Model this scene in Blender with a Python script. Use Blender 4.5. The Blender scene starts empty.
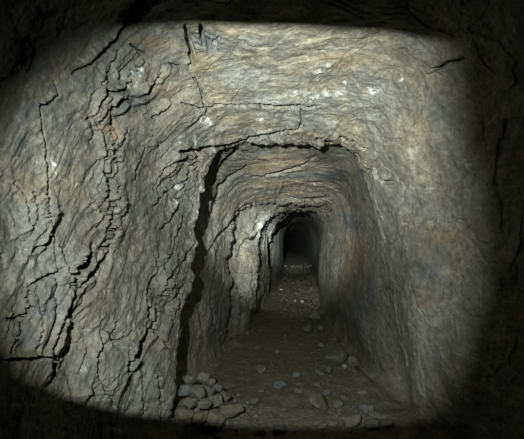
import bpy, bmesh, math, random
import numpy as np
from mathutils import Vector, Matrix
from mathutils.bvhtree import BVHTree

W, H, F = 524.0, 439.0, 454.0
CAM_Z = 1.2
VPX, VPY = 297.0, 242.0                      # where the tunnel runs to
scene = bpy.context.scene
col = scene.collection

# ------------------------------------------------------------------ camera
YAW = math.atan((VPX - W / 2) / F)
PITCH = math.atan((VPY - H / 2) / F)
cam_d = bpy.data.cameras.new('camera')
cam_d.lens = F / W * 36.0
cam_d.sensor_width = 36.0
cam_d.clip_start = 0.02
cam = bpy.data.objects.new('camera', cam_d)
col.objects.link(cam)
cam.location = (0, 0, CAM_Z)
cam.rotation_euler = (math.pi / 2 + PITCH, 0, YAW)
scene.camera = cam
M3 = np.array(cam.rotation_euler.to_matrix())

def ray(px, py):
    d = M3 @ np.array([(px - W / 2) / F, -(py - H / 2) / F, -1.0])
    return d

def at(px, py, y):
    """world point at distance y along the tunnel seen at a pixel of the photograph"""
    d = ray(px, py)
    return np.array([0, 0, CAM_Z]) + d * (y / d[1])

def on_floor(px, py, z=0.0):
    d = ray(px, py)
    return np.array([0, 0, CAM_Z]) + d * ((z - CAM_Z) / d[2])

def project(P):
    q = (P - np.array([0, 0, CAM_Z])) @ M3
    w = np.maximum(-q[..., 2], 1e-3)
    ok = -q[..., 2] > 0.05
    return np.where(ok, q[..., 0] / w * F + W / 2, -9999), np.where(ok, -q[..., 1] / w * F + H / 2, -9999)

# ------------------------------------------------------------------ noise
def _hash(ix, iy, iz, seed):
    h = (ix.astype(np.uint32) * np.uint32(374761393) + iy.astype(np.uint32) * np.uint32(668265263)
         + iz.astype(np.uint32) * np.uint32(2246822519) + np.uint32(seed * 3266489917 & 0xffffffff))
    h = (h ^ (h >> np.uint32(13))) * np.uint32(1274126177)
    h = h ^ (h >> np.uint32(16))
    return h

def vnoise(P, seed=0):
    """gradient-ish lattice noise, about -1..1"""
    P = P.astype(np.float32)
    i = np.floor(P).astype(np.int64)
    f = P - i
    u = f * f * f * (f * (f * 6 - 15) + 10)
    out = np.zeros(P.shape[:-1], np.float32)
    for dx in (0, 1):
        wx = u[..., 0] if dx else 1 - u[..., 0]
        for dy in (0, 1):
            wy = u[..., 1] if dy else 1 - u[..., 1]
            for dz in (0, 1):
                wz = u[..., 2] if dz else 1 - u[..., 2]
                h = _hash(i[..., 0] + dx, i[..., 1] + dy, i[..., 2] + dz, seed)
                gx = (h & np.uint32(1023)).astype(np.float32) / 511.5 - 1
                gy = ((h >> np.uint32(10)) & np.uint32(1023)).astype(np.float32) / 511.5 - 1
                gz = ((h >> np.uint32(20)) & np.uint32(1023)).astype(np.float32) / 511.5 - 1
                out += wx * wy * wz * (gx * (f[..., 0] - dx) + gy * (f[..., 1] - dy) + gz * (f[..., 2] - dz))
    return out * 1.5

def fbm(P, octaves=4, gain=0.5, seed=0):
    a, s, out = 1.0, 1.0, 0
    for o in range(octaves):
        out = out + a * vnoise(P * s + 17.3 * o, seed + o)
        a *= gain
        s *= 2.03
    return out

def facets(P, seed=0, tilt=0.8):
    """broken blocks: the nearest cell's own tilted plane, and the distance to the cell border"""
    P = P.astype(np.float32)
    i = np.floor(P).astype(np.int64)
    best = np.full(P.shape[:-1], 9.0, np.float32)
    second = best.copy()
    val = np.zeros_like(best)
    for dx in (-1, 0, 1):
        for dy in (-1, 0, 1):
            for dz in (-1, 0, 1):
                cx, cy, cz = i[..., 0] + dx, i[..., 1] + dy, i[..., 2] + dz
                h = _hash(cx, cy, cz, seed)
                h2 = _hash(cx, cy, cz, seed + 77)
                jx = (h & np.uint32(1023)).astype(np.float32) / 1023
                jy = ((h >> np.uint32(10)) & np.uint32(1023)).astype(np.float32) / 1023
                jz = ((h >> np.uint32(20)) & np.uint32(1023)).astype(np.float32) / 1023
                ox, oy, oz = cx + jx - P[..., 0], cy + jy - P[..., 1], cz + jz - P[..., 2]
                d = (ox * ox + oy * oy + oz * oz).astype(np.float32)
                tx = (h2 & np.uint32(1023)).astype(np.float32) / 511.5 - 1
                ty = ((h2 >> np.uint32(10)) & np.uint32(1023)).astype(np.float32) / 511.5 - 1
                tz = ((h2 >> np.uint32(20)) & np.uint32(1023)).astype(np.float32) / 511.5 - 1
                v = (tx * ox + ty * oy + tz * oz) * tilt + ((h2 >> np.uint32(5)) & np.uint32(255)).astype(np.float32) / 255 - 0.5
                closer = d < best
                second = np.where(closer, best, np.minimum(second, d))
                val = np.where(closer, v, val)
                best = np.where(closer, d, best)
    return val.astype(np.float32), (np.sqrt(second) - np.sqrt(best)).astype(np.float32)

def sstep(a, b, x):
    t = np.clip((x - a) / (b - a), 0, 1)
    return t * t * (3 - 2 * t)

def terrace(n, k, sharp=0.12):
    """steps like the edges of split slate"""
    t = n * k
    b = np.floor(t)
    f = t - b
    return (b + 0.35 * f + 0.65 * sstep(1 - sharp, 1.0, f)) / k

# ------------------------------------------------------------------ tunnel shape
# section points, clockwise from the middle of the floor:
# floor middle, floor left corner, left wall x3, top left, ceiling x2, top right, right wall x3, floor right corner
def near(y, xl, xr, zt):
    z0 = CAM_Z
    p = [((xl + xr) / 2, 0), (xl * .92, 0), (xl, .42), (xl, 1.05), (xl * .97, z0 + .38), (xl * .76, z0 + zt * .86),
         (xl * .30, z0 + zt), (xr * .35, z0 + zt), (xr * .74, z0 + zt * .86), (xr * .96, z0 + .40), (xr, 1.05), (xr, .45), (xr * .93, 0)]
    return np.array([(x, y, z) for x, z in p])

def traced(pts):
    return np.array([at(*p) for p in pts])

def out(S, dl, dt, dr, dy, db=0.0):
    """the same section set back into the rock behind an edge"""
    S = S.copy()
    S[:, 1] += dy
    for k in (1, 2, 3, 4):
        S[k, 0] -= dl
    S[1, 0] += dl * .2
    S[5] += np.array([-dl * .7, 0, dt * .7])
    S[6, 2] += dt
    S[7, 2] += dt
    S[8] += np.array([dr * .7, 0, dt * .7])
    for k in (9, 10, 11, 12):
        S[k, 0] += dr
    return S

def floor_pt(px, y):
    # ground stays near level, whatever row it is seen in
    py = VPY + CAM_Z / y * F
    p = at(px, py, y)
    p[2] = 0.0
    return p

A = traced([(290, 412, 3.2), (174, 412, 3.15), (177, 335, 3.15), (189, 270, 3.15), (198, 212, 3.15), (209, 160, 3.2),
            (250, 144, 3.25), (310, 143, 3.3), (352, 149, 3.3), (372, 195, 3.3), (384, 260, 3.3), (396, 330, 3.25), (412, 408, 3.2)])
A[[0, 1, 12], 2] = 0
A2 = out(A, .30, .07, .06, .18)
M1 = np.array([(-.05, 4.2, 0), (-.80, 4.2, 0), (-.88, 4.2, .45), (-.88, 4.2, 1.0), (-.84, 4.2, 1.5), (-.60, 4.2, 1.86),
               (-.18, 4.2, 1.90), (.18, 4.3, 1.90), (.47, 4.3, 1.84), (.60, 4.3, 1.55), (.62, 4.3, 1.05), (.60, 4.3, .5), (.62, 4.2, 0)])
B = traced([(290, 340, 5.6), (231, 346, 5.2), (229, 312, 5.2), (229, 260, 5.3), (233, 226, 5.5), (245, 208, 5.9),
            (270, 203, 6.3), (300, 204, 6.7), (324, 207, 6.9), (331, 222, 7.2), (329, 250, 7.2), (326, 282, 7.2), (325, 316, 7.2)])
B[[0, 1, 12], 2] = 0
B2 = out(B, .15, .04, .0, .18)
C = traced([(292, 318, 7.2), (254, 328, 6.3), (256, 305, 6.3), (258, 262, 6.5), (260, 236, 6.7), (268, 219, 7.0),
            (285, 210, 7.6), (305, 209, 7.9), (320, 212, 8.1), (323, 228, 8.6), (321, 252, 8.8), (319, 276, 9.0), (319, 300, 9.2)])
C[[0, 1, 12], 2] = 0
C2 = out(C, .06, .01, .02, .2)
D = traced([(294, 293, 10.5), (271, 298, 9.6), (270, 278, 9.6), (270, 255, 9.6), (272, 238, 9.8), (279, 222, 10.2),
            (292, 214, 11.2), (303, 213, 11.4), (313, 218, 11.6), (318, 232, 12), (319, 252, 12), (318, 270, 12), (318, 287, 12)])
D[[0, 1, 12], 2] = 0
D2 = out(D, .07, .04, .03, .3)
D3 = traced([(295, 281, 14), (280, 281, 14), (279, 268, 14), (279, 252, 14), (280, 236, 14), (282, 222, 15.5),
             (293, 217, 14.5), (303, 217, 14.5), (312, 222, 15.5), (316, 236, 15.5), (317, 252, 15.5), (316, 266, 15.5), (316, 277, 15.5)])
D3[[0, 1, 12], 2] = 0
E = traced([(297, 266, 22), (285, 267, 22), (284, 260, 22), (283, 250, 22), (283, 238, 22), (287, 228, 22),
            (293, 223, 22), (302, 223, 22), (308, 228, 22), (312, 240, 22), (313, 252, 22), (312, 260, 22), (310, 267, 22)])
E[[0, 1, 12], 2] = 0
E2 = out(E, .25, .2, .25, .6)
G = E2.copy(); G[:, 1] = 45.0; G[:, 0] -= .2
Hh = E2.copy(); Hh[:, 1] = 95.0; Hh[:, 0] -= 3.0
stations = [near(-2.6, -1.0, .95, 1.0), near(-1.2, -1.2, 1.1, 1.15), near(0.0, -1.20, 1.08, 1.22), near(.8, -1.17, 1.06, 1.24), near(1.45, -1.08, 1.0, 1.20),
            near(2.0, -.98, .90, 1.12), near(2.45, -.89, .79, 1.00), near(2.85, -.79, .66, .86), A, A2, M1, M1 * .25 + B * .75, B, B2, C, C2, C2 * .2 + D * .8, D, D2, D3, E, E2, G, Hh]
iA, iM, iB, iC, iD, iE = 8, 10, 12, 14, 17, 20
counts = [16, 16, 30, 90, 170, 150, 130, 110, 40, 90, 80, 34, 30, 80, 30, 46, 16, 16, 40, 40, 14, 20, 16]
S = np.array(stations)                       # K x 13 x 3

# around the section: periodic Catmull-Rom
useg = [90, 190, 200, 150, 120, 190, 170, 160, 120, 120, 150, 120, 100]
us = np.concatenate([k + np.arange(n) / n for k, n in enumerate(useg)])
NU = len(us)
k0 = us.astype(int)
t = (us - k0)[None, :, None]
P0, P1, P2, P3 = (S[:, (k0 + o) % 13] for o in (-1, 0, 1, 2))
S2 = 0.5 * (2 * P1 + (P2 - P0) * t + (2 * P0 - 5 * P1 + 4 * P2 - P3) * t ** 2 + (3 * P1 - P0 - 3 * P2 + P3) * t ** 3)
S2[..., 2] = np.where((us < 1.0)[None, :] | (us > 12.0)[None, :], np.maximum(S2[..., 2], 0) * .0 + S2[..., 2] * .2, S2[..., 2])

# rounded foot of the walls
for _ in range(500):
    sm = (np.roll(S2, 1, 1) + 2 * S2 + np.roll(S2, -1, 1)) / 4
    wgt = np.maximum(1 - np.abs(us - 12.05) / .3, 1 - np.abs(us - .98) / .25).clip(0, 1)[None, :, None]
    S2 = S2 + (sm - S2) * wgt
# ragged edges where the rock has broken away
for k, amp in ((iA, .050), (iA + 1, .030), (iB, .060), (iB + 1, .03), (iC, .05), (iC + 1, .03), (iD, .05)):
    cc = S2[k].mean(axis=0)
    dirn = S2[k] - cc; dirn[:, 1] = 0
    dirn /= np.linalg.norm(dirn, axis=1)[:, None]
    q = S2[k] * 5 + k * 7
    jag = vnoise(q, 101 + k) * .6 + terrace(vnoise(q * 2.3, 111 + k), 3, .2) * .5 + vnoise(q * 5, 121 + k) * .3
    wallw = sstep(1.0, 1.3, us) * (1 - sstep(8.2, 9.5, us))
    S2[k] += dirn * (jag * amp * wallw)[:, None]
    S2[k][:, 1] += vnoise(q * 1.5, 131 + k) * amp * wallw
# along the tunnel: monotone cubic so that the edges stay edges
vs = np.concatenate([k + np.arange(n) / n for k, n in enumerate(counts)] + [np.array([len(counts) * 1.0])])
K = len(stations)
d = S2[1:] - S2[:-1]
ln = np.linalg.norm(d, axis=-1).mean(axis=1)[:, None, None]
sl = d / ln                                   # slope per metre of each segment
m = np.zeros_like(S2)
m[0], m[-1] = sl[0], sl[-1]
for k in range(1, K - 1):
    a, b = sl[k - 1], sl[k]
    w1, w2 = 2 * ln[k] + ln[k - 1], ln[k] + 2 * ln[k - 1]
    with np.errstate(divide='ignore', invalid='ignore'):
        hm = (w1 + w2) / (w1 / a + w2 / b)
    m[k] = np.where(a * b > 0, hm, 0)
kk = np.minimum(vs.astype(int), K - 2)
tt = (vs - kk)[:, None, None]
hl = ln[kk]
BASE = ((2 * tt ** 3 - 3 * tt ** 2 + 1) * S2[kk] + (tt ** 3 - 2 * tt ** 2 + tt) * hl * m[kk]
        + (-2 * tt ** 3 + 3 * tt ** 2) * S2[kk + 1] + (tt ** 3 - tt ** 2) * hl * m[kk + 1])   # NV x NU x 3
NV = len(vs)

# outward direction (into the rock)
du = np.roll(BASE, -1, 1) - np.roll(BASE, 1, 1)
dv = np.gradient(BASE, axis=0)
nrm = np.cross(du, dv)
nrm /= np.linalg.norm(nrm, axis=-1, keepdims=True) + 1e-9
cen = BASE.mean(axis=1, keepdims=True)
flip = np.sign(((BASE - cen) * nrm)[..., [0, 2]].sum(-1, keepdims=True))
nrm = nrm * np.where(flip == 0, 1, flip)
# calm the direction across edges
for _ in range(14):
    nrm[1:-1] = (nrm[:-2] + nrm[1:-1] * 2 + nrm[2:]) / 4
nrm /= np.linalg.norm(nrm, axis=-1, keepdims=True) + 1e-9

PX, PY = project(BASE)
VV = np.broadcast_to(vs[:, None], (NV, NU))
UU = np.broadcast_to(us[None, :], (NV, NU))
# weights of the four sides, blended over the corners
wf = np.clip(np.maximum(1 - np.abs(UU - 0.0) / 1.0, 1 - np.abs(UU - 13.0) / 1.0) * 4, 0, 1)
wf = sstep(0, 1, wf)
wl = sstep(.7, 1.2, UU) * (1 - sstep(5.2, 6.6, UU))
wc = sstep(4.6, 5.6, UU) * (1 - sstep(7.8, 9.0, UU))
wr = sstep(7.8, 8.8, UU) * (1 - sstep(12.0, 12.5, UU))

# ------------------------------------------------------------------ rock relief
def grow(P, k):
    return P * k
warp = np.stack([fbm(BASE * 2.1, 2, seed=5), fbm(BASE * 2.1 + 31, 2, seed=9), fbm(BASE * 2.1 + 57, 2, seed=13)], -1)
# bedding of the left wall climbs away from the camera: long axis leans, thin axis across
th = math.radians(58)
lx = BASE[..., 1] * math.cos(th) + BASE[..., 2] * math.sin(th)       # along the beds
ly = -BASE[..., 1] * math.sin(th) + BASE[..., 2] * math.cos(th)      # across the beds
LP = np.stack([lx * 1.1, ly * 3.4, BASE[..., 0] * 1.6], -1) + warp * .35
big = fbm(BASE * 1.3 + 3, 2, seed=21)
slate = terrace(fbm(LP * 1.0, 4, .5, seed=31), 5.0, .10)
slate2 = terrace(fbm(LP * 3.1 + 9, 3, .55, seed=41), 3.5, .16)
fv, fe = facets(np.stack([lx * 4.5, ly * 9, BASE[..., 0] * 5], -1) + warp * .9, 51)
fv2, fe2 = facets(BASE * np.array([7.0, 5.0, 6.0]) + warp * 1.2, 61)
fine = fbm(BASE * 22, 4, .6, seed=71)
mid = fbm(BASE * 6 + 2, 3, .5, seed=81)
far = sstep(9, 14, BASE[..., 1])
# the ceiling splits in near-level sheets
CP = np.stack([BASE[..., 0] * 1.0, BASE[..., 1] * 1.5, BASE[..., 2] * 5.5], -1) + warp * .4
sheet = terrace(fbm(CP * 1.2, 4, .5, seed=91), 4.0, .12)

# how flaky the wall is: calm faces between belts of split slate
rough = np.full((NV, NU), .30)
def patch(arr, x, y, rx, ry, ang, s, v0=4, v1=iA + .3):
    ca, sa = math.cos(math.radians(ang)), math.sin(math.radians(ang))
    dx, dy = PX - x, PY - y
    q = np.sqrt(((dx * ca + dy * sa) / rx) ** 2 + ((-dx * sa + dy * ca) / ry) ** 2) + mid * .25
    arr += np.where((VV >= v0) & (VV <= v1), (1 - sstep(.5, 1.2, q)) * s, 0)
for q in [(106, 190, 20, 75, 8, .7), (82, 275, 50, 24, -52, .8), (50, 320, 48, 40, 0, .6), (180, 175, 22, 36, 20, .6), (165, 285, 22, 50, 10, .5),
          (34, 225, 24, 40, 0, .6), (140, 345, 30, 30, 0, .4), (130, 90, 50, 35, -30, .7), (205, 45, 18, 14, 0, .8), (90, 370, 40, 30, 0, .4)]:
    patch(rough, *q)
patch(rough, 235, 270, 34, 80, 10, -.02, iA, iB)
rough = np.clip(rough, .12, 1.0)
left_d = .035 * big + rough * (-.080 * slate - .034 * slate2 + .020 * fv) + .006 * mid + .0035 * fine
ceil_d = .040 * big - .022 * sheet - rough * (.020 * slate2 + .02 * sheet) + .009 * fv2 + .007 * mid + .002 * fine
right_d = .045 * big + .011 * mid + .006 * fv2 + .002 * fine
floor_d = .02 * big + .012 * mid + .004 * fbm(BASE * 30, 2, .6, seed=99)
tot = wf + wl + wc + wr + 1e-6
D_ = (wf * floor_d + wl * left_d + wc * ceil_d + wr * right_d) / tot
beyond = sstep(iA - .1, iA + 1.4, VV)
D_ = D_ * (1 - .25 * beyond * (1 - wf))
D_ *= 1 - .6 * far * (1 - wf)
D_ += wf * far * mid * .05

# ------------------------------------------------------------------ cracks of the photograph, cut into the rock
# (first and last section they run between, width, depth in metres, lift of the upper/left lip in metres, points)
N = (4, iA + .2)
Z1 = (iA + .8, iB + .2)
Z2 = (iB + .5, iC + .3)
Z3 = (iC + .6, iE)
CR = [
 (N, 13, .30, .05, [(150, -4), (140, 8), (130, 23), (116, 39), (100, 52), (88, 63), (74, 73)], 'taper'),
 (N, 2.5, .06, .02, [(119, 52), (112, 62), (108, 72), (103, 84)]),
 (N, 3, .08, .02, [(59, 94), (52, 102), (42, 107)]),
 (N, 2, .05, .01, [(55, 82), (58, 95)]),
 (N, 3, .08, .03, [(109, 95), (101, 106), (94, 118)]),
 (N, 2.5, .05, .02, [(26, 38), (32, 50), (31, 60), (28, 72)]),
 (N, 2.8, .09, .03, [(41, 105), (40, 125), (42, 135), (46, 160), (47, 190), (50, 213), (52, 226), (49, 236), (45, 245), (38, 249), (33, 253)]),
 (N, 2, .05, .01, [(130, 44), (138, 51), (144, 55), (149, 62)]),
 (N, 4.5, .12, .05, [(147, 58), (140, 67), (132, 76), (128, 86), (120, 91), (108, 94)]),
 (N, 3.5, .10, .03, [(108, 94), (104, 100), (99, 108)]),
 (N, 2.2, .06, .02, [(125, 95), (120, 102), (115, 109)]),
 (N, 3.4, .09, .02, [(185, 27), (188, 40), (192, 52), (191, 66)]),
 (N, 3.4, .09, .02, [(200, 26), (203, 38), (209, 46), (212, 52)]),
 (N, 2.5, .06, .01, [(219, 37), (212, 43)]), (N, 3, .06, .01, [(209, 44), (216, 53)]),
 (N, 4, .10, .04, [(172, 99), (171, 107), (163, 113), (153, 117)]),
 (N, 2.4, .06, .02, [(161, 75), (152, 86), (147, 95)]),
 (N, 1.8, .04, .01, [(168, 64), (175, 66), (181, 72)]),
 (N, 1.5, .04, .01, [(193, 78), (200, 88), (204, 98), (204, 106)]),
 (N, 2.0, .05, .02, [(183, 104), (200, 108), (215, 105), (232, 104), (245, 106)]),
 (N, 3.0, .08, .03, [(250, 105), (268, 105), (285, 106), (300, 105), (318, 107)]),
 (N, 1.0, .03, .01, [(300, 107), (302, 118), (300, 128)]),
 (N, 2.4, .06, .02, [(215, 106), (205, 113), (196, 122), (188, 129)]),
 (N, 2, .05, .01, [(112, 103), (111, 118), (114, 131)]),
 (N, 2.2, .06, .02, [(15, 182), (24, 195), (30, 212), (33, 236)]),
 (N, 1.8, .05, .01, [(35, 193), (39, 208), (38, 222)]),
 (N, 2.6, .08, .03, [(96, 120), (103, 135), (107, 150), (103, 165), (106, 180), (109, 190), (102, 202), (101, 212)]),
 (N, 2.6, .08, .03, [(110, 120), (117, 132), (113, 148), (119, 165), (113, 178), (107, 192), (110, 200), (105, 215), (98, 228)]),
 (N, 2, .05, .01, [(104, 170), (110, 182)]),
 (N, 2.4, .06, .02, [(88, 118), (94, 132), (90, 142)]),
 (N, 2, .06, .02, [(128, 128), (124, 140), (118, 152), (112, 160)]),
 (N, 3.4, .09, .03, [(120, 188), (121, 198), (115, 208), (111, 222), (105, 238), (100, 248)]),
 (N, 4.4, .11, .04, [(118, 222), (115, 232), (110, 245), (106, 257), (98, 265), (89, 276), (82, 287)]),
 (N, 5.0, .12, .04, [(92, 244), (88, 262), (80, 272), (74, 279), (72, 287)]),
 (N, 3.0, .08, .03, [(64, 268), (55, 274), (40, 278), (31, 285)]),
 (N, 4.4, .09, .03, [(29, 286), (28, 295), (30, 307), (26, 316)]),
 (N, 2.2, .05, .01, [(27, 315), (17, 318), (8, 319)]),
 (N, 2.0, .05, .01, [(54, 230), (56, 250), (57, 270), (57, 290), (52, 300)]),
 (N, 2.0, .05, .02, [(60, 246), (68, 265), (72, 276)]),
 (N, 3.6, .09, .03, [(79, 288), (72, 300), (68, 312), (63, 326), (59, 337), (54, 350), (53, 360), (53, 374), (47, 388)]),
 (N, 2.0, .05, .01, [(84, 300), (76, 310), (70, 318)]),
 (N, 2.0, .05, .01, [(-2, 249), (3, 258)]),
 (N, 1.8, .05, .01, [(40, 300), (42, 315), (45, 330), (40, 345), (32, 357)]),
 (N, 2.4, .06, .02, [(18, 337), (13, 345), (8, 356)]),
 (N, 2.4, .06, .05, [(-4, 360), (18, 359), (35, 358), (53, 357)]),
 (N, 2.2, .05, .01, [(71, 343), (63, 358), (60, 368)]),
 (N, 2.8, .08, .02, [(66, 373), (70, 388), (73, 402)]),
 (N, 2.0, .05, .01, [(88, 348), (86, 360), (79, 374)]),
 (N, 2.8, .08, .03, [(101, 331), (102, 348), (97, 361), (98, 373), (101, 384), (107, 393), (114, 407)]),
 (N, 2.4, .06, .02, [(105, 328), (113, 343), (123, 338), (133, 331)]),
 (N, 2.2, .06, .02, [(119, 322), (112, 333)]),
 (N, 2.8, .08, .03, [(152, 322), (145, 335), (139, 345), (137, 358)]),
 (N, 3.0, .08, .02, [(151, 326), (160, 336), (168, 347)]),
 (N, 2.2, .06, .01, [(130, 345), (131, 358), (130, 374)]),
 (N, 2.6, .07, .02, [(158, 370), (160, 390), (162, 422)]),
 (N, 2.6, .07, .03, [(141, 368), (143, 385), (142, 400), (144, 416)]),
 (N, 3.4, .08, .02, [(180, 384), (176, 400), (172, 418)]),
 (N, 2.2, .06, .02, [(168, 220), (161, 230)]), (N, 2.4, .07, .02, [(184, 216), (181, 228), (176, 238), (173, 252), (170, 260)]),
 (N, 1.8, .05, .01, [(155, 256), (158, 265)]),
 (N, 2.8, .08, .03, [(161, 267), (152, 278), (147, 285), (147, 300), (148, 315), (153, 328)]),
 (N, 4.0, .10, .03, [(174, 273), (169, 283), (163, 297)]),
 (N, 2.6, .06, .02, [(156, 304), (157, 315), (153, 328)]),
 (N, 2.6, .07, .02, [(196, 243), (189, 252), (185, 263)]),
 (N, 3, .06, .01, [(184, 284), (175, 300)]),
 (N, 2.4, .06, .02, [(190, 157), (176, 163), (164, 170), (158, 180), (153, 190)]),
 (N, 3.6, .08, .02, [(201, 152), (198, 162), (191, 167)]),
 (N, 2.2, .06, .03, [(191, 167), (186, 179), (178, 184), (165, 193), (157, 201), (154, 208)]),
 (N, 4.0, .10, .05, [(177, 198), (178, 208), (172, 216), (165, 226)]),
 (N, 2.0, .05, .01, [(159, 142), (160, 150), (157, 158)]),
 (N, 2.0, .05, .02, [(145, 147), (142, 158), (136, 170), (134, 182)]),
 (N, 5.0, .12, .03, [(182, 152), (200, 151), (212, 149), (226, 147), (236, 143)]),
 (N, 3.2, .10, .03, [(228, 146), (240, 141), (256, 137), (280, 132), (304, 128)]),
 (N, 3.0, .08, .01, [(314, 141), (323, 139)]), (N, 5, .10, .01, [(328, 143), (335, 146)]),
 (N, 2.4, .07, .01, [(340, 138), (352, 142)]), (N, 3.4, .08, .01, [(346, 151), (355, 155)]), (N, 2.4, .05, .01, [(362, 148), (367, 150)]),
 (N, 2.2, .04, .02, [(374, 168), (378, 178), (384, 182), (392, 182)]),
 (N, 2.0, .05, .01, [(403, 223), (408, 224)]),
 (N, 3.0, .05, .02, [(428, 76), (438, 68), (450, 63), (462, 58)]), (N, 2.4, .04, .01, [(466, 160), (474, 172), (470, 182)]),
 # inner flakes of the first arch and the wall behind it
 (Z1, 4, .10, .02, [(236, 149), (224, 160), (217, 172), (213, 186)]),
 (Z1, 3.6, .09, .02, [(228, 176), (219, 188), (214, 202), (210, 216)]),
 (Z1, 2.4, .07, .03, [(258, 202), (246, 204), (238, 209), (232, 219), (227, 227), (219, 233), (213, 241), (209, 252)]),
 (Z1, 1.6, .04, .02, [(246, 174), (262, 176), (282, 170), (300, 165), (316, 156)]),
 (Z1, 1.5, .04, .01, [(226, 180), (236, 172), (247, 165)]),
 (Z1, 1.8, .05, .02, [(216, 268), (212, 285), (210, 305), (214, 325), (222, 340), (222, 352)]),
 (Z1, 2.6, .06, .02, [(196, 300), (200, 318), (203, 340)]),
 (Z1, 2.6, .06, .02, [(286, 196), (300, 199), (326, 197)]),
 (Z2, 4.2, .10, .03, [(258, 222), (253, 234), (246, 240), (241, 248), (238, 258)]),
 (Z2, 2.6, .08, .03, [(235, 280), (240, 295), (242, 312), (239, 328)]),
 (Z2, 2.4, .07, .02, [(254, 270), (252, 286), (255, 302), (250, 318)]),
 (Z2, 3, .10, .02, [(262, 211), (256, 222)]),
 (Z3, 2.2, .10, .02, [(268, 232), (269, 250), (269, 262), (274, 272)]),
 (Z3, 1.6, .10, .02, [(292, 213), (282, 222), (273, 235)]),
]
PX, PY = project(BASE + nrm * D_[..., None])
edge_n = vnoise(np.stack([PX * .16, PY * .16, PX * 0], -1), 3) * 1.5 + vnoise(np.stack([PX * .38, PY * .38, PX * 0 + 7], -1), 4) * .45
edge_m = vnoise(np.stack([PX * .16, PY * .16, PX * 0 + 19], -1), 8) * 1.5 + vnoise(np.stack([PX * .38, PY * .38, PX * 0 + 27], -1), 6) * .45
amp = 1.5 - 1.0 * sstep(iA, iA + .5, VV)
QX, QY = PX + edge_n * amp, PY + edge_m * amp
groove = np.zeros((NV, NU), np.float32)
lip = np.zeros((NV, NU), np.float32)
for c in CR:
    (v0, v1), w, dep, lift, pts = c[:5]
    if v1 < iA + 1:
        w, dep, lift = w * (1.5 if w > 3 else 1.25) + .2, dep * 1.5, lift * .8
    else:
        dep = dep * .7
    if c[4:] and len(c) > 5 and c[5] == 'taper':
        wid = lambda s: w * (1 - .9 * s)
    else:
        wid = lambda s: w * (.35 + .65 * np.sqrt(np.clip(4 * s * (1 - s), 0, 1)))
    p = np.array(pts, float)
    R = 12
    rows = np.where((vs >= v0) & (vs <= v1))[0]
    r0, r1 = rows[0], rows[-1] + 1
    sx, sy = QX[r0:r1], QY[r0:r1]
    msk = (sx > p[:, 0].min() - R) & (sx < p[:, 0].max() + R) & (sy > p[:, 1].min() - R) & (sy < p[:, 1].max() + R)
    if not msk.any():
        continue
    x, y = sx[msk], sy[msk]
    best = np.full(x.shape, 1e9)
    bs = np.zeros_like(x)
    bside = np.zeros_like(x)
    L = np.concatenate([[0], np.cumsum(np.linalg.norm(np.diff(p, axis=0), axis=1))])
    for i in range(len(p) - 1):
        ax, ay = p[i]
        ex, ey = p[i + 1] - p[i]
        q = ex * ex + ey * ey
        tq = np.clip(((x - ax) * ex + (y - ay) * ey) / q, 0, 1)
        dx, dy = x - ax - tq * ex, y - ay - tq * ey
        dd = np.hypot(dx, dy)
        u_ = dd < best
        best = np.where(u_, dd, best)
        bs = np.where(u_, (L[i] + tq * (L[i + 1] - L[i])) / L[-1], bs)
        # side towards the lamp: left and above
        nx, ny = -ey, ex
        if nx * -1 + ny * -.8 < 0:
            nx, ny = -nx, -ny
        bside = np.where(u_, (dx * nx + dy * ny) / math.sqrt(q), bside)
    wd = wid(bs)
    soft = np.where(bside < 0, 1.2 + w, .9) if v1 > iA + 1 else .9
    g = dep * (1 - sstep(.45 * wd, .5 * wd + soft, best)) * np.clip(wd / 2.2, .4, 1)
    end = sstep(0, .12, bs) * sstep(0, .12, 1 - bs)
    l_ = lift * end * sstep(-.3 * w, .3 * w, bside) * (1 - sstep(.3 * w, R - 1, best))
    sub = groove[r0:r1]; sub[msk] = np.maximum(sub[msk], g)
    sub = lip[r0:r1]; sub[msk] = np.maximum(sub[msk], l_)
D_ = D_ + groove - lip * .8
# the heap of rubble at the foot of the left wall lies on a low mound
hx, hy = at(205, 412, 3.15)[0], 3.15
mound = np.exp(-(((BASE[..., 0] - hx + .05) / .24) ** 2 + ((BASE[..., 1] - hy) / .30) ** 2)) * .13
POS = BASE + nrm * D_[..., None]
POS[..., 2] += mound * wf
# floor debris banks up against the walls
bank = wf * (np.exp(-((BASE[..., 0] + .8) / .12) ** 2) * .06 + np.exp(-((BASE[..., 0] - .62) / .14) ** 2) * .07)
POS[..., 2] += bank * sstep(3.4, 4.2, BASE[..., 1])

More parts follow.
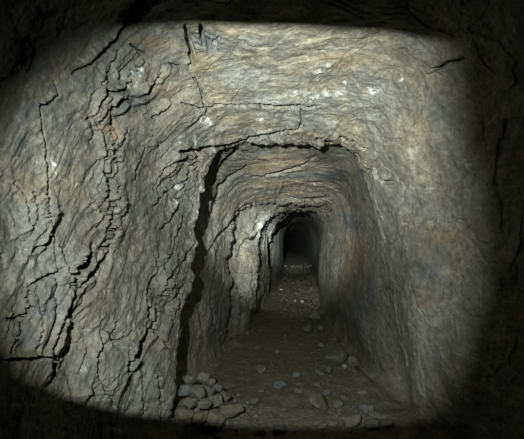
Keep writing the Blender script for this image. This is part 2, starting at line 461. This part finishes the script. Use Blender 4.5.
# ------------------------------------------------------------------ stains, bluish patches and mineral marks of the photograph (v0, v1, x, y, rx, ry, angle, kind, strength)
def blob(arr, zone, x, y, rx, ry, ang, s):
    v0, v1 = zone
    ca, sa = math.cos(math.radians(ang)), math.sin(math.radians(ang))
    dx, dy = QX - x, QY - y
    a = (dx * ca + dy * sa) / rx
    b = (-dx * sa + dy * ca) / ry
    n = .5 * mid + .35 * fine
    g = 1 - sstep(.45, 1.15, np.sqrt(a * a + b * b) + n * .7)
    arr += np.where((VV >= v0) & (VV <= v1), g * s, 0)
blue = np.zeros((NV, NU)); ochre = blue.copy(); white = blue.copy()
for b in [(N, 132, 100, 18, 12, -20, .9), (N, 125, 62, 5, 9, 20, .6), (N, 208, 42, 16, 12, 10, 1.0), (N, 170, 62, 16, 8, 20, .7), (N, 195, 140, 14, 12, 0, .6),
          (N, 65, 162, 5, 4, 0, 1.2), (N, 45, 300, 20, 24, 0, .8), (N, 28, 338, 14, 14, 0, .8), (N, 85, 370, 12, 18, 30, .5), (N, 172, 262, 10, 16, 20, .5),
          (N, 165, 150, 26, 14, 0, .3), (N, 308, 115, 14, 12, 0, .5), (N, 262, 100, 16, 6, 0, .4), (N, 355, 70, 26, 20, 0, .25), (N, 250, 60, 10, 24, 0, .3),
          (N, 430, 110, 24, 22, 0, .3), (N, 400, 200, 30, 10, 0, .35), (N, 30, 60, 40, 22, 0, .5), (N, 405, 360, 10, 26, 0, .4), (N, 60, 120, 8, 30, 0, .5),
          (Z1, 335, 176, 10, 8, -20, 1.0), (Z1, 350, 222, 16, 8, 30, 1.0), (Z1, 372, 290, 8, 26, 0, .8), (Z1, 235, 175, 14, 10, 0, .5), (Z1, 314, 184, 6, 5, 0, .8),  # bluish darker patches on the rock behind the first arch
          (Z1, 222, 320, 10, 30, 0, .5), (Z1, 355, 300, 14, 26, 0, .5), (N, 50, 230, 22, 40, 60, .3)]:
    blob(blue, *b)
for b in [(N, 108, 130, 14, 10, 30, 1.0), (N, 150, 42, 26, 9, 10, .6), (N, 340, 62, 26, 12, 0, .8), (N, 95, 305, 12, 10, 0, .7), (N, 250, 58, 24, 10, 0, .5),
          (N, 60, 70, 10, 24, 40, .6), (N, 30, 190, 20, 18, 0, .5), (N, 160, 345, 26, 12, 20, .4), (N, 435, 235, 24, 14, 0, .7), (N, 418, 120, 6, 5, 0, .9),
          (N, 405, 130, 30, 30, 0, .3), (N, 460, 250, 20, 40, 0, .5), (N, 425, 300, 16, 12, 0, .6), (Z1, 270, 165, 40, 9, -10, .8), (Z1, 300, 185, 30, 8, 0, .6),
          (Z1, 360, 250, 12, 20, 0, 1.0), (Z1, 345, 265, 10, 30, 0, .8), (Z1, 330, 205, 20, 8, 0, .5), (N, 75, 190, 14, 20, 0, .4), (N, 165, 90, 20, 10, 0, .5), (N, 250, 122, 40, 7, 0, .4)]:
    blob(ochre, *b)
for b in [(N, 140, 73, 3, 7, 35, 1.2), (N, 192, 54, 3, 2, 20, 1.3), (N, 206, 121, 9, 4, 15, .9), (N, 178, 141, 3, 7, 10, 1.0), (N, 196, 140, 4, 6, 0, .9), (N, 164, 154, 3, 3, 0, .9),
          (N, 177, 188, 4, 6, 30, .8), (N, 174, 203, 3, 5, 0, .9), (N, 54, 165, 2.2, 18, -14, 1.0), (N, 62, 180, 5, 2, 20, .8), (N, 78, 184, 6, 2, 0, .6), (N, 50, 148, 3, 6, 0, .8),
          (N, 20, 248, 9, 3, 25, .9), (N, 88, 60, 2, 3, 0, .8), (N, 130, 86, 12, 5, -20, .5), (N, 113, 60, 4, 18, 30, .3), (N, 324, 68, 14, 3, -35, .6), (N, 332, 92, 16, 5, 10, .5),
          (N, 374, 90, 10, 5, 15, .5), (N, 345, 82, 4, 3, 0, .8), (N, 400, 80, 4, 3, 0, .8), (N, 310, 94, 20, 6, 0, .4), (N, 413, 155, 6, 14, 0, .15), (N, 260, 118, 4, 5, 0, .6),
          (N, 425, 188, 30, 3, 5, .2), (Z1, 330, 240, 5, 9, 0, .6), (Z1, 338, 268, 5, 14, 10, .5), (Z1, 314, 184, 3, 2, 0, .6), (N, 84, 368, 5, 9, 30, .4), (N, 118, 215, 2, 10, 30, .3)]:
    blob(white, *b)

# ------------------------------------------------------------------ materials
def nodes_of(m):
    m.use_nodes = True
    nt = m.node_tree
    nt.nodes.clear()
    o = nt.nodes.new('ShaderNodeOutputMaterial')
    b = nt.nodes.new('ShaderNodeBsdfPrincipled')
    nt.links.new(b.outputs[0], o.inputs[0])
    return nt, b

def N_(nt, kind, **kw):
    n = nt.nodes.new('ShaderNode' + kind)
    for k, v in kw.items():
        if k in n.inputs:
            n.inputs[k].default_value = v
        else:
            setattr(n, k, v)
    return n

def mixc(nt, fac, a, b, kind='MIX'):
    n = nt.nodes.new('ShaderNodeMix')
    n.data_type = 'RGBA'
    n.blend_type = kind
    for i, v in ((0, fac), (6, a), (7, b)):
        if isinstance(v, (int, float)):
            n.inputs[i].default_value = v
        elif isinstance(v, tuple):
            n.inputs[i].default_value = (*v, 1)
        else:
            nt.links.new(v, n.inputs[i])
    return n.outputs[2]

def ramp(nt, src, a, b):
    n = nt.nodes.new('ShaderNodeMapRange')
    n.interpolation_type = 'SMOOTHSTEP'
    n.inputs[1].default_value = a
    n.inputs[2].default_value = b
    nt.links.new(src, n.inputs[0])
    return n.outputs[0]

def rock_material(name, c_a, c_b, c_dark, ochre_c, blue_c, fleck, bump, scale=1.0, attr=True, squash=(1, 1, 1)):
    m = bpy.data.materials.new(name)
    nt, b = nodes_of(m)
    tc = N_(nt, 'TexCoord')
    mp = N_(nt, 'Mapping')
    mp.inputs['Scale'].default_value = (scale, scale, scale)
    nt.links.new(tc.outputs['Object'], mp.inputs[0])
    co = mp.outputs[0]
    st = N_(nt, 'Mapping')
    st.inputs['Scale'].default_value = squash
    nt.links.new(co, st.inputs[0])
    def noise(s, det=6, rough=.6, dist=0., c=co):
        n = N_(nt, 'TexNoise', Scale=s, Detail=det, Roughness=rough, Distortion=dist)
        nt.links.new(c, n.inputs['Vector'])
        return n.outputs['Fac']
    n1, n2, n3, n4, n5 = noise(2.3, 5, .6, .6), noise(7, 6, .65, .4, st.outputs[0]), noise(26, 5, .7, 0, st.outputs[0]), noise(90, 3, .7), noise(4.1, 5, .65, 1.2)
    c = mixc(nt, ramp(nt, n1, .38, .62), c_a, c_b)
    c = mixc(nt, ramp(nt, n5, .55, .70), c, blue_c)
    c = mixc(nt, ramp(nt, noise(3.3, 6, .7, .8), .58, .74), c, ochre_c)
    if attr:
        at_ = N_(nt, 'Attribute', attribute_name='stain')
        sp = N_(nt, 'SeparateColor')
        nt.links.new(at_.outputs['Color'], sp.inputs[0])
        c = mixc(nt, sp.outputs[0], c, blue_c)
        c = mixc(nt, sp.outputs[1], c, ochre_c)
    k = ramp(nt, n2, .30, .62)
    c = mixc(nt, k, mixc(nt, .68, c, c_dark), c)
    c = mixc(nt, ramp(nt, n3, .30, .58), mixc(nt, .6, c, c_dark), c)
    pm = N_(nt, 'Math', operation='MULTIPLY')
    nt.links.new(ramp(nt, noise(11, 7, .72, 1.0), .52, .68), pm.inputs[0]); pm.inputs[1].default_value = .45 * fleck
    c = mixc(nt, pm.outputs[0], c, (.36, .37, .33))
    pd = N_(nt, 'Math', operation='MULTIPLY')
    nt.links.new(ramp(nt, noise(14, 7, .75, .8, st.outputs[0]), .53, .66), pd.inputs[0]); pd.inputs[1].default_value = .6
    c = mixc(nt, pd.outputs[0], c, c_dark)
    c = mixc(nt, ramp(nt, noise(60, 4, .75), .36, .56), mixc(nt, .45, c, c_dark), c)
    # pale mineral flecks
    f1 = ramp(nt, n4, .60, .72)
    f2 = ramp(nt, n3, .50, .66)
    mu = N_(nt, 'Math', operation='MULTIPLY')
    nt.links.new(f1, mu.inputs[0]); nt.links.new(f2, mu.inputs[1])
    mu2 = N_(nt, 'Math', operation='MULTIPLY'); mu2.inputs[1].default_value = fleck
    nt.links.new(mu.outputs[0], mu2.inputs[0])
    c = mixc(nt, mu2.outputs[0], c, (.52, .54, .50))
    if attr:
        wn = N_(nt, 'Math', operation='MULTIPLY')
        nt.links.new(sp.outputs[2], wn.inputs[0]); nt.links.new(ramp(nt, n3, .44, .60), wn.inputs[1])
        c = mixc(nt, wn.outputs[0], c, (.60, .64, .62))
        dc = mixc(nt, ramp(nt, n2, .35, .65), (.155, .138, .100), (.225, .203, .152))
        dc = mixc(nt, ramp(nt, n3, .35, .6), mixc(nt, .4, dc, (.05, .045, .035)), dc)
        c = mixc(nt, at_.outputs['Alpha'], c, dc)
    nt.links.new(c, b.inputs['Base Color'])
    b.inputs['Roughness'].default_value = .72
    b.inputs['Specular IOR Level'].default_value = .35
    # relief too small for the mesh
    vor = N_(nt, 'TexVoronoi', Scale=16.0, feature='DISTANCE_TO_EDGE')
    wv = N_(nt, 'VectorMath', operation='ADD')
    nn = N_(nt, 'TexNoise', Scale=9.0, Detail=4.0)
    nt.links.new(co, nn.inputs['Vector'])
    nt.links.new(st.outputs[0], wv.inputs[0]); nt.links.new(nn.outputs['Color'], wv.inputs[1])
    nt.links.new(wv.outputs[0], vor.inputs['Vector'])
    vr = ramp(nt, vor.outputs['Distance'], 0.0, .05)
    b1 = N_(nt, 'Bump', Strength=bump * .35, Distance=.006)
    nt.links.new(vr, b1.inputs['Height'])
    b2 = N_(nt, 'Bump', Strength=bump, Distance=.02)
    nt.links.new(n3, b2.inputs['Height']); nt.links.new(b1.outputs[0], b2.inputs['Normal'])
    b3 = N_(nt, 'Bump', Strength=bump * .7, Distance=.006)
    nt.links.new(n4, b3.inputs['Height']); nt.links.new(b2.outputs[0], b3.inputs['Normal'])
    nt.links.new(b3.outputs[0], b.inputs['Normal'])
    return m

TAN, GREY, DARK = (.265, .245, .190), (.225, .228, .200), (.085, .082, .066)
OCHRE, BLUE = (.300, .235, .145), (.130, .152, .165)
mat_left = rock_material('left_rock', TAN, GREY, DARK, OCHRE, BLUE, .8, .5, squash=(1.2, .8, .9))
mat_ceil = rock_material('ceiling_rock', (.30, .265, .19), GREY, DARK, OCHRE, BLUE, 1.0, .45)
mat_right = rock_material('right_rock', (.27, .245, .185), (.23, .23, .19), DARK, OCHRE, BLUE, .8, .45, squash=(1, .5, 1.2))
mat_floor = rock_material('dirt', (.23, .205, .155), (.20, .185, .145), (.07, .062, .048), (.20, .16, .10), (.12, .13, .13), .5, 1.0, 1.3)

# ------------------------------------------------------------------ the tunnel's four sides
def side(name, cols, mat):
    cols = np.array(cols)
    P = POS[:, cols].reshape(-1, 3).astype(np.float32)
    nc = len(cols)
    a = (np.arange(NV - 1)[:, None] * nc + np.arange(nc - 1)[None, :]).ravel()
    quads = np.stack([a, a + 1, a + nc + 1, a + nc], -1)
    # face normals must look into the tunnel
    p = P[quads[len(quads) // 2]]
    n = np.cross(p[1] - p[0], p[2] - p[0])
    if n @ nrm[NV // 2, cols[nc // 2]] > 0:
        quads = quads[:, ::-1]
    me = bpy.data.meshes.new(name)
    me.vertices.add(len(P)); me.vertices.foreach_set('co', P.ravel())
    me.loops.add(quads.size); me.loops.foreach_set('vertex_index', quads.ravel().astype(np.int32))
    me.polygons.add(len(quads))
    me.polygons.foreach_set('loop_start', np.arange(0, quads.size, 4, dtype=np.int32))
    me.update(calc_edges=True)
    me.polygons.foreach_set('use_smooth', np.ones(len(quads), bool))
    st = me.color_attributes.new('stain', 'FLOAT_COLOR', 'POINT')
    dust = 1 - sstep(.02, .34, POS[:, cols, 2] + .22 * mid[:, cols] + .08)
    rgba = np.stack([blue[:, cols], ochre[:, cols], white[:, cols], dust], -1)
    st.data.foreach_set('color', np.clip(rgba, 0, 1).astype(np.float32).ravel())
    me.materials.append(mat)
    o = bpy.data.objects.new(name, me)
    col.objects.link(o)
    o['kind'] = 'structure'
    return o
iu = lambda k: int(np.sum(useg[:k]))
side('wall_left', range(iu(1), iu(5) + 1 + useg[5] // 3), mat_left)
side('ceiling', range(iu(5) + useg[5] // 3, iu(8) + 1 + useg[8] // 2), mat_ceil)
side('wall_right', range(iu(8) + useg[8] // 2, iu(12) + 1), mat_right)
floor_o = side('floor', list(range(iu(12), NU)) + list(range(0, iu(1) + 1)), mat_floor)

def cap(name, row, bulge):
    ring = POS[row]
    c = ring.mean(axis=0)
    verts, faces = [], []
    R_ = 24
    idx = np.arange(0, NU, 10)
    for r in range(R_ + 1):
        f = 1 - r / R_
        q = c + (ring[idx] - c) * f
        q[:, 1] += bulge * (1 - f * f) + .04 * fbm(q * 3, 3) * (1 if r else 0)
        verts += [tuple(v) for v in q]
    n = len(idx)
    for r in range(R_):
        for k in range(n):
            faces.append((r * n + k, r * n + (k + 1) % n, (r + 1) * n + (k + 1) % n, (r + 1) * n + k))
    me = bpy.data.meshes.new(name)
    me.from_pydata(verts, [], faces)
    me.materials.append(mat_right)
    o = bpy.data.objects.new(name, me)
    col.objects.link(o)
    o['kind'] = 'structure'
cap('wall_back', -1, .5)
cap('wall_front', 0, -.3)

# a coarse copy in memory only, to set things on the ground
fs = list(range(iu(12), NU)) + list(range(0, iu(1) + 1))
FP = POS[:, fs][::2, ::3]
fn, fm = FP.shape[:2]
fa = (np.arange(fn - 1)[:, None] * fm + np.arange(fm - 1)[None, :]).ravel()
ground = BVHTree.FromPolygons([Vector(v) for v in FP.reshape(-1, 3)], [tuple(int(i) for i in q) for q in np.stack([fa, fa + 1, fa + fm + 1, fa + fm], -1)])
def ground_z(x, y):
    h = ground.ray_cast(Vector((x, y, .6)), Vector((0, 0, -1)))
    return h[0].z if h[0] is not None else 0.0
AP = POS[::3, ::4]
an, am = AP.shape[:2]
aa = (np.arange(an - 1)[:, None] * am + np.arange(am)[None, :])
ab = (np.arange(an - 1)[:, None] * am + (np.arange(am)[None, :] + 1) % am)
hull = BVHTree.FromPolygons([Vector(v) for v in AP.reshape(-1, 3)], [tuple(int(i) for i in q) for q in np.stack([aa, ab, ab + am, aa + am], -1).reshape(-1, 4)])
def seen(px, py):
    h = hull.ray_cast(Vector((0, 0, CAM_Z)), Vector(ray(px, py)).normalized())
    return h[0]

# ------------------------------------------------------------------ loose stones
stone_mats = {
    'grey': rock_material('grey_stone', (.20, .185, .145), (.17, .165, .135), DARK, OCHRE, BLUE, .6, .7, 3.0, False),
    'tan': rock_material('tan_stone', (.23, .20, .148), (.20, .178, .132), DARK, OCHRE, (.2, .19, .15), .4, .7, 3.0, False),
    'blue': rock_material('blue_stone', (.20, .21, .20), (.17, .18, .18), (.08, .09, .10), (.18, .18, .15), (.17, .20, .23), .9, .7, 3.0, False),
    'pale': rock_material('pale_stone', (.42, .42, .38), (.36, .36, .33), (.16, .16, .15), (.36, .32, .24), (.28, .31, .33), .9, .5, 3.0, False),
}
def stone_mesh(name, rx, ry, rz, seed, mat, planes=9, sub=4):
    rnd = np.random.RandomState(seed)
    bm = bmesh.new()
    bmesh.ops.create_icosphere(bm, subdivisions=sub, radius=1.0)
    V = np.array([v.co for v in bm.verts])
    n = rnd.normal(size=(planes, 3)); n /= np.linalg.norm(n, axis=1)[:, None]
    n = np.concatenate([n, [[0, 0, 1], [0, 0, -1]] + rnd.normal(size=(2, 3)) * .12])
    dd = rnd.uniform(.50, .95, len(n))
    dt = V @ n.T
    r = np.where(dt > .05, dd[None, :] / np.maximum(dt, .05), 9)
    # soft minimum keeps the broken edges a little worn
    k = 60.0
    r = -np.log(np.exp(-k * np.minimum(r, 1.15)).sum(1)) / k
    V = V * np.clip(r, .35, 1.15)[:, None]
    V = V * (1 + .09 * fbm(V * 2.2 + seed, 4, .6, seed)[:, None])
    V = V / np.abs(V).max(axis=0) * np.array([rx, ry, rz])
    for v, c_ in zip(bm.verts, V):
        v.co = c_
    me = bpy.data.meshes.new(name)
    bm.to_mesh(me); bm.free()
    me.polygons.foreach_set('use_smooth', [True] * len(me.polygons))
    me.materials.append(stone_mats[mat])
    return me

def stone(px, py, rpx, flat, kind, label, name='rock', group=None, lift=0.0, rot=0, tilt=0, cat='rock', deep=.8, seed=None):
    """px, py: middle of the stone in the photograph; rpx: half its width there"""
    p = on_floor(px, py + rpx * flat * .5, lift)
    for _ in range(3):
        z = ground_z(p[0], p[1]) + lift
        p = on_floor(px, py + rpx * flat * .5, z)
    m_px = p[1] / F
    rx = rpx * m_px
    rz = rx * flat
    sd = seed if seed is not None else int(px * 7 + py * 13)
    o = bpy.data.objects.new(name, stone_mesh(name, rx, rx * deep, rz, sd, kind, sub=4 if rpx > 4 else 3))
    col.objects.link(o)
    o.rotation_euler = (math.radians(tilt), math.radians(tilt * .6), math.radians(rot))
    R3 = np.array(o.rotation_euler.to_matrix())
    co = np.array([v.co for v in o.data.vertices]) @ R3.T
    zmin = co[:, 2].min()
    if zmin != 0:
        o.location = (p[0], p[1], z - zmin - .12 * rz)
    o['label'] = label
    o['category'] = cat
    if group:
        o['group'] = group
    return o

HEAP = 'rubble heaped at the foot of the left wall'
heap = [
 (228, 414, 13, .62, 'tan', 'widest flat-topped tan rock at the right end of the rubble heap', 0, 20),
 (213, 420, 10, .7, 'tan', 'tan rock at the front of the heap, left of the widest flat-topped one', 0, 50),
 (198, 419, 9, .7, 'tan', 'brownish block low in the front middle of the rubble heap', 0, 10),
 (183, 415, 9, .75, 'tan', 'brown block at the front left corner of the rubble heap', 0, 75),
 (191, 404, 8, .8, 'grey', 'grey block halfway up the left side of the rubble heap', .05, 30),
 (205, 407, 7, .8, 'grey', 'small grey rock in the lower middle of the rubble heap', .05, 100),
 (216, 403, 8, .75, 'grey', 'squared grey rock behind the widest flat-topped one in the heap', .05, 60),
 (225, 399, 6, .8, 'grey', 'small upright grey rock on the right shoulder of the rubble heap', .04, 15),
 (198, 395, 8, .8, 'grey', 'rounded grey rock in the centre of the rubble heap', .10, 130),
 (208, 392, 7, .8, 'grey', 'grey rock right of the heap centre, under the bluish one', .09, 70),
 (186, 392, 7, .9, 'blue', 'bluish rock on the left flank of the rubble heap against the wall crack', .09, 20),
 (216, 389, 5, .8, 'blue', 'dark bluish chunk on the upper right edge of the rubble heap', .08, 40),
 (191, 380, 7, .75, 'grey', 'grey rock at the top left of the rubble heap', .15, 15),
 (202, 380, 7, .8, 'grey', 'grey rock crowning the rubble heap, topmost of it', .16, 80),
 (210, 383, 5, .8, 'tan', 'small tan rock just right of the topmost rock of the heap', .12, 45),
]
for i, (x, y, r, f, k, lab, lf, rt) in enumerate(heap):
    stone(x, y, r * 1.22, f * .85, k, lab, group=HEAP, lift=lf, rot=rt, tilt=14 if i % 2 else -11, deep=.9)

FLOOR = 'loose rocks lying on the tunnel floor'
loose = [
 (262, 371, 6, .8, 'tan', 'round pinkish tan cobble alone on the floor, left of centre', 10, 0, .9),
 (283, 385, 10, .42, 'blue', 'long bluish slab lying diagonally in the middle of the floor', 25, 6, .6),
 (295, 376, 6, .6, 'blue', 'bluish grey rock touching the far end of the long bluish slab', 10, 0, .8),
 (254, 401, 9, .45, 'grey', 'flat grey slab left of centre, between rubble heap and bluish slab', 60, 6, .7),
 (262, 391, 5, .4, 'grey', 'thin grey slab just behind the flat grey one', 15, 0, .8),
 (298, 391, 5, .5, 'tan', 'dull brown flat stone in front of the bluish grey rock', 0, 0, .8),
 (277, 353, 4, .8, 'grey', 'small light grey cobble on the bare left part of the floor', 0, 0, .9),
 (256, 348, 5, .5, 'grey', 'flat grey stone near the foot of the left wall, behind the small cobble', 20, 0, .8),
 (260, 330, 4, .6, 'grey', 'small grey stone beside the foot of the second rock edge', 40, 0, .8),
 (247, 335, 3, .6, 'grey', 'smallest stone right against the left wall foot', 0, 0, .8),
 (315, 319, 6.5, .8, 'grey', 'round grey boulder beside the right wall, farthest big rock', 0, 0, .9),
 (308, 330, 6, .75, 'grey', 'grey rock just in front of the farthest round boulder', 30, 0, .8),
 (320, 329, 4, .8, 'blue', 'small bluish rock between round boulder and right wall', 30, 0, .8),
 (302, 302, 1.8, .8, 'pale', 'right one of two white chips far down the floor', 0, 0, .9),
 (295, 301, 1.6, .7, 'pale', 'left one of two white chips far down the floor', 0, 0, .9),
 (281, 290, 1.8, .7, 'pale', 'pale chip near the left wall far down the floor', 0, 0, .9),
 (335, 361, 13, .62, 'grey', 'largest jagged grey rock on the right of the floor', 40, -16, .8),
 (354, 363, 8, .75, 'tan', 'pinkish brown rock against the right side of the largest grey one', 20, 4, .8),
 (344, 367, 3.6, .7, 'pale', 'bright bluish white rock in front of the largest grey one', 20, 4, .8),
 (328, 371, 5, .7, 'grey', 'fist-sized grey rock at the front left of the largest one', 50, 0, .8),
 (319, 374, 6, .5, 'blue', 'flat bluish chip left of the largest grey rock', -30, 8, .6),
 (320, 408, 13, .34, 'tan', 'big flat tan slab tilted in the right foreground', 25, 34, .8),
 (327, 394, 5, .6, 'blue', 'small bluish rock behind the upper corner of the tilted tan slab', 0, 0, .8),
 (338, 405, 6, .7, 'grey', 'dark grey rock right of the tilted tan slab', 30, 0, .8),
 (344, 397, 5, .6, 'grey', 'grey stone behind the dark grey rock, right of centre', 60, 0, .8),
 (361, 392, 5, .5, 'tan', 'flat tan stone near the right wall foot', 20, 0, .7),
 (317, 386, 4, .6, 'tan', 'small brown stone behind the tilted tan slab', 0, 0, .8),
 (351, 423, 10, .6, 'tan', 'angular tan rock at the front edge of the light, right side', 20, -5, .8),
 (366, 410, 8, .55, 'blue', 'blue-grey slab behind the angular tan rock', -20, 6, .7),
 (377, 416, 10, .38, 'grey', 'long thin grey slab leaning towards the right wall', -25, 8, .6),
 (371, 425, 9, .55, 'grey', 'grey rock right of the angular tan rock at the light edge', 10, 0, .8),
 (388, 424, 7, .6, 'tan', 'brown rock in the right corner against the wall foot', 40, 0, .8),
 (333, 424, 6, .6, 'grey', 'small grey rock left of the angular tan rock', 10, 0, .8),
 (322, 427, 6, .5, 'tan', 'low brown stone at the light edge below the tilted slab', 10, 0, .8),
 (280, 431, 8, .5, 'blue', 'dim bluish slab at the bottom edge, left of centre', 10, 0, .7),
 (262, 434, 5, .6, 'grey', 'dim grey stone at the bottom edge right of the rubble heap', 10, 0, .7),
 (284, 410, 3, .6, 'grey', 'small grey stone between bluish slab and bottom edge', 10, 0, .8),
 (334, 340, 4, .7, 'grey', 'grey stone against the right wall behind the largest rock', 10, 0, .8),
 (322, 346, 4, .6, 'blue', 'dark stone behind the largest grey rock, to its left', 10, 0, .8),
 (300, 345, 3, .6, 'grey', 'small stone in the middle of the floor behind the bluish slab', 10, 0, .8),
 (286, 336, 2.5, .6, 'grey', 'small stone on the floor between left wall and farthest boulder', 10, 0, .8),
]
for (x, y, r, f, k, lab, rt, tl, dp) in loose:
    stone(x, y, r, f, k, lab, group=FLOOR, rot=rt, tilt=tl, deep=dp)

# gravel and crumbs on the floor: too many to count
rng = np.random.RandomState(4)
gv, gf = [], []
bm0 = bmesh.new(); bmesh.ops.create_icosphere(bm0, subdivisions=1, radius=1.0)
IV = np.array([v.co for v in bm0.verts]); IF = [tuple(v.index for v in f.verts) for f in bm0.faces]; bm0.free()
for i in range(4450):
    y = 2.3 + (rng.rand() ** 1.6) * 10 if i < 4000 else rng.uniform(9, 24)
    lo, hi = -.72, .52
    x = rng.uniform(lo, hi)
    if 3300 < i < 4000:
        x, y = hx + .02 + rng.normal() * .17, hy + rng.normal() * .16
    elif rng.rand() < .45:
        x = hi - abs(rng.normal()) * .28
    if x < lo: continue
    r = (.004 + .012 * rng.rand() ** 3) * (1 + .05 * y)
    if 3300 < i < 4000:
        r *= 1.8
    v = IV * (1 + .35 * (rng.rand(len(IV), 1) - .5)) * r * np.array([1, rng.uniform(.6, 1), rng.uniform(.4, .8)])
    a = rng.rand() * 6.28
    v = v @ np.array([[math.cos(a), -math.sin(a), 0], [math.sin(a), math.cos(a), 0], [0, 0, 1]])
    z = ground_z(x, y)
    b0 = len(gv)
    gv += [(p[0] + x, p[1] + y, p[2] + z + r * .15) for p in v]
    gf += [tuple(k + b0 for k in f) for f in IF]
me = bpy.data.meshes.new('gravel'); me.from_pydata(gv, [], gf)
me.materials.append(stone_mats['grey'])
g = bpy.data.objects.new('gravel', me); col.objects.link(g)
g['kind'] = 'stuff'; g['label'] = 'fine grey gravel and rock crumbs strewn over the tunnel floor'; g['category'] = 'gravel'

# ------------------------------------------------------------------ unseen lamp left of and above the camera, with an added beam mask
LAMP = Vector((-.25, -.06, CAM_Z + .24))
def lamp_dir(px, py):
    return (seen(px, py) - LAMP).normalized()
gap = .08
rim = []                                     # opening of the added mask, shaped to the light's edge on the rock
for px, py in [(4, 384), (40, 393), (62, 402), (100, 412), (140, 420), (180, 424), (230, 430), (290, 432), (350, 432), (390, 428), (430, 425), (470, 422), (510, 417)]:
    rim.append(lamp_dir(px, py))
rim_top = [lamp_dir(px, py) for px, py in [(500, 42), (440, 36), (390, 28), (340, 26), (290, 23), (240, 22), (190, 20), (150, 21), (120, 22)]]
def on_plate(dv, y): return (dv.x / dv.y * y, dv.z / dv.y * y)
low = [on_plate(v, gap) for v in rim]
top = [on_plate(v, gap) for v in rim_top]
side_r = [(.095, low[-1][1]), (.095, top[0][1])]
side_l = [(-.095, top[-1][1]), (-.095, low[0][1] + .01)]
ring = low + side_r + top + side_l
def mask_mesh(name, inner_y, outer_y, mat):
    """plate of the added beam mask with its opening, and thickness"""
    n = len(ring)
    cx, cz = 0, 0
    outer = []
    for (x, z) in ring:
        s = .125 / max(abs(x - cx), abs(z - cz), 1e-4)
        outer.append((x * s, z * s))
    vs_, fs_ = [], []
    for yy in (inner_y, outer_y):
        vs_ += [(x, yy, z) for x, z in ring] + [(x, yy, z) for x, z in outer]
    for k in range(n):
        j = (k + 1) % n
        fs_ += [(k, j, n + j, n + k), (2 * n + k, 3 * n + k, 3 * n + j, 2 * n + j), (k, 2 * n + k, 2 * n + j, j), (n + k, n + j, 3 * n + j, 3 * n + k)]
    me_ = bpy.data.meshes.new(name); me_.from_pydata(vs_, [], fs_)
    me_.materials.append(mat)
    return me_
mb = bpy.data.materials.new('mask_black')
nt, b = nodes_of(mb)
b.inputs['Base Color'].default_value = (.01, .01, .01, 1); b.inputs['Roughness'].default_value = .9
mask_root = bpy.data.objects.new('light_blocker', None); col.objects.link(mask_root)
mask_root.location = LAMP
mask_root['label'] = 'black beam mask added out of view beside the camera'
mask_root['category'] = 'beam mask'
hood = bpy.data.objects.new('hood', mask_mesh('hood', gap, gap + .002, mb)); col.objects.link(hood); hood.parent = mask_root  # added unseen plate that cuts the beam's upper and lower edges

def spot(name, power, target, size_deg, blend, color, radius=.0009):
    l = bpy.data.lights.new(name, 'SPOT')
    l.energy = power; l.spot_size = math.radians(size_deg); l.spot_blend = blend
    l.color = color; l.shadow_soft_size = radius
    o = bpy.data.objects.new(name, l); col.objects.link(o)
    o.location = LAMP
    o.rotation_euler = (Vector(target) - LAMP).to_track_quat('-Z', 'Y').to_euler()
    return o
def aim(px, py): return seen(px, py)
ctr = (aim(-12, 222) - LAMP).normalized() + (aim(475, 218) - LAMP).normalized()
spot('flood_beam', 370, LAMP + ctr, 59, .48, (.93, 1.0, .93))
spot('hot_beam', 860, aim(305, 135), 42, 1.0, (.95, 1.0, .92))  # extra beam added to brighten the upper rock
spot('spot_beam', 5800, at(296, 244, 12.0), 21, 1.0, (.95, 1.0, .93))
spot('long_beam', 42000, at(291, 245, 14.0), 7.5, 1.0, (.85, 1.0, 1.0))
l = bpy.data.lights.new('spill', 'POINT'); l.energy = .04; l.color = (.8, .9, 1.0); l.shadow_soft_size = .05
o = bpy.data.objects.new('spill', l); col.objects.link(o); o.location = LAMP + Vector((.1, gap + .05, 0))

w = bpy.data.worlds.new('world'); scene.world = w
w.use_nodes = True
w.node_tree.nodes['Background'].inputs[0].default_value = (0, 0, 0, 1)
w.node_tree.nodes['Background'].inputs[1].default_value = 0
scene.cycles.diffuse_bounces = 1
scene.view_settings.view_transform = 'Standard'
scene.view_settings.look = 'None'
scene.view_settings.exposure = -0.15
scene.view_settings.gamma = 1
scene.view_settings.use_curve_mapping = False
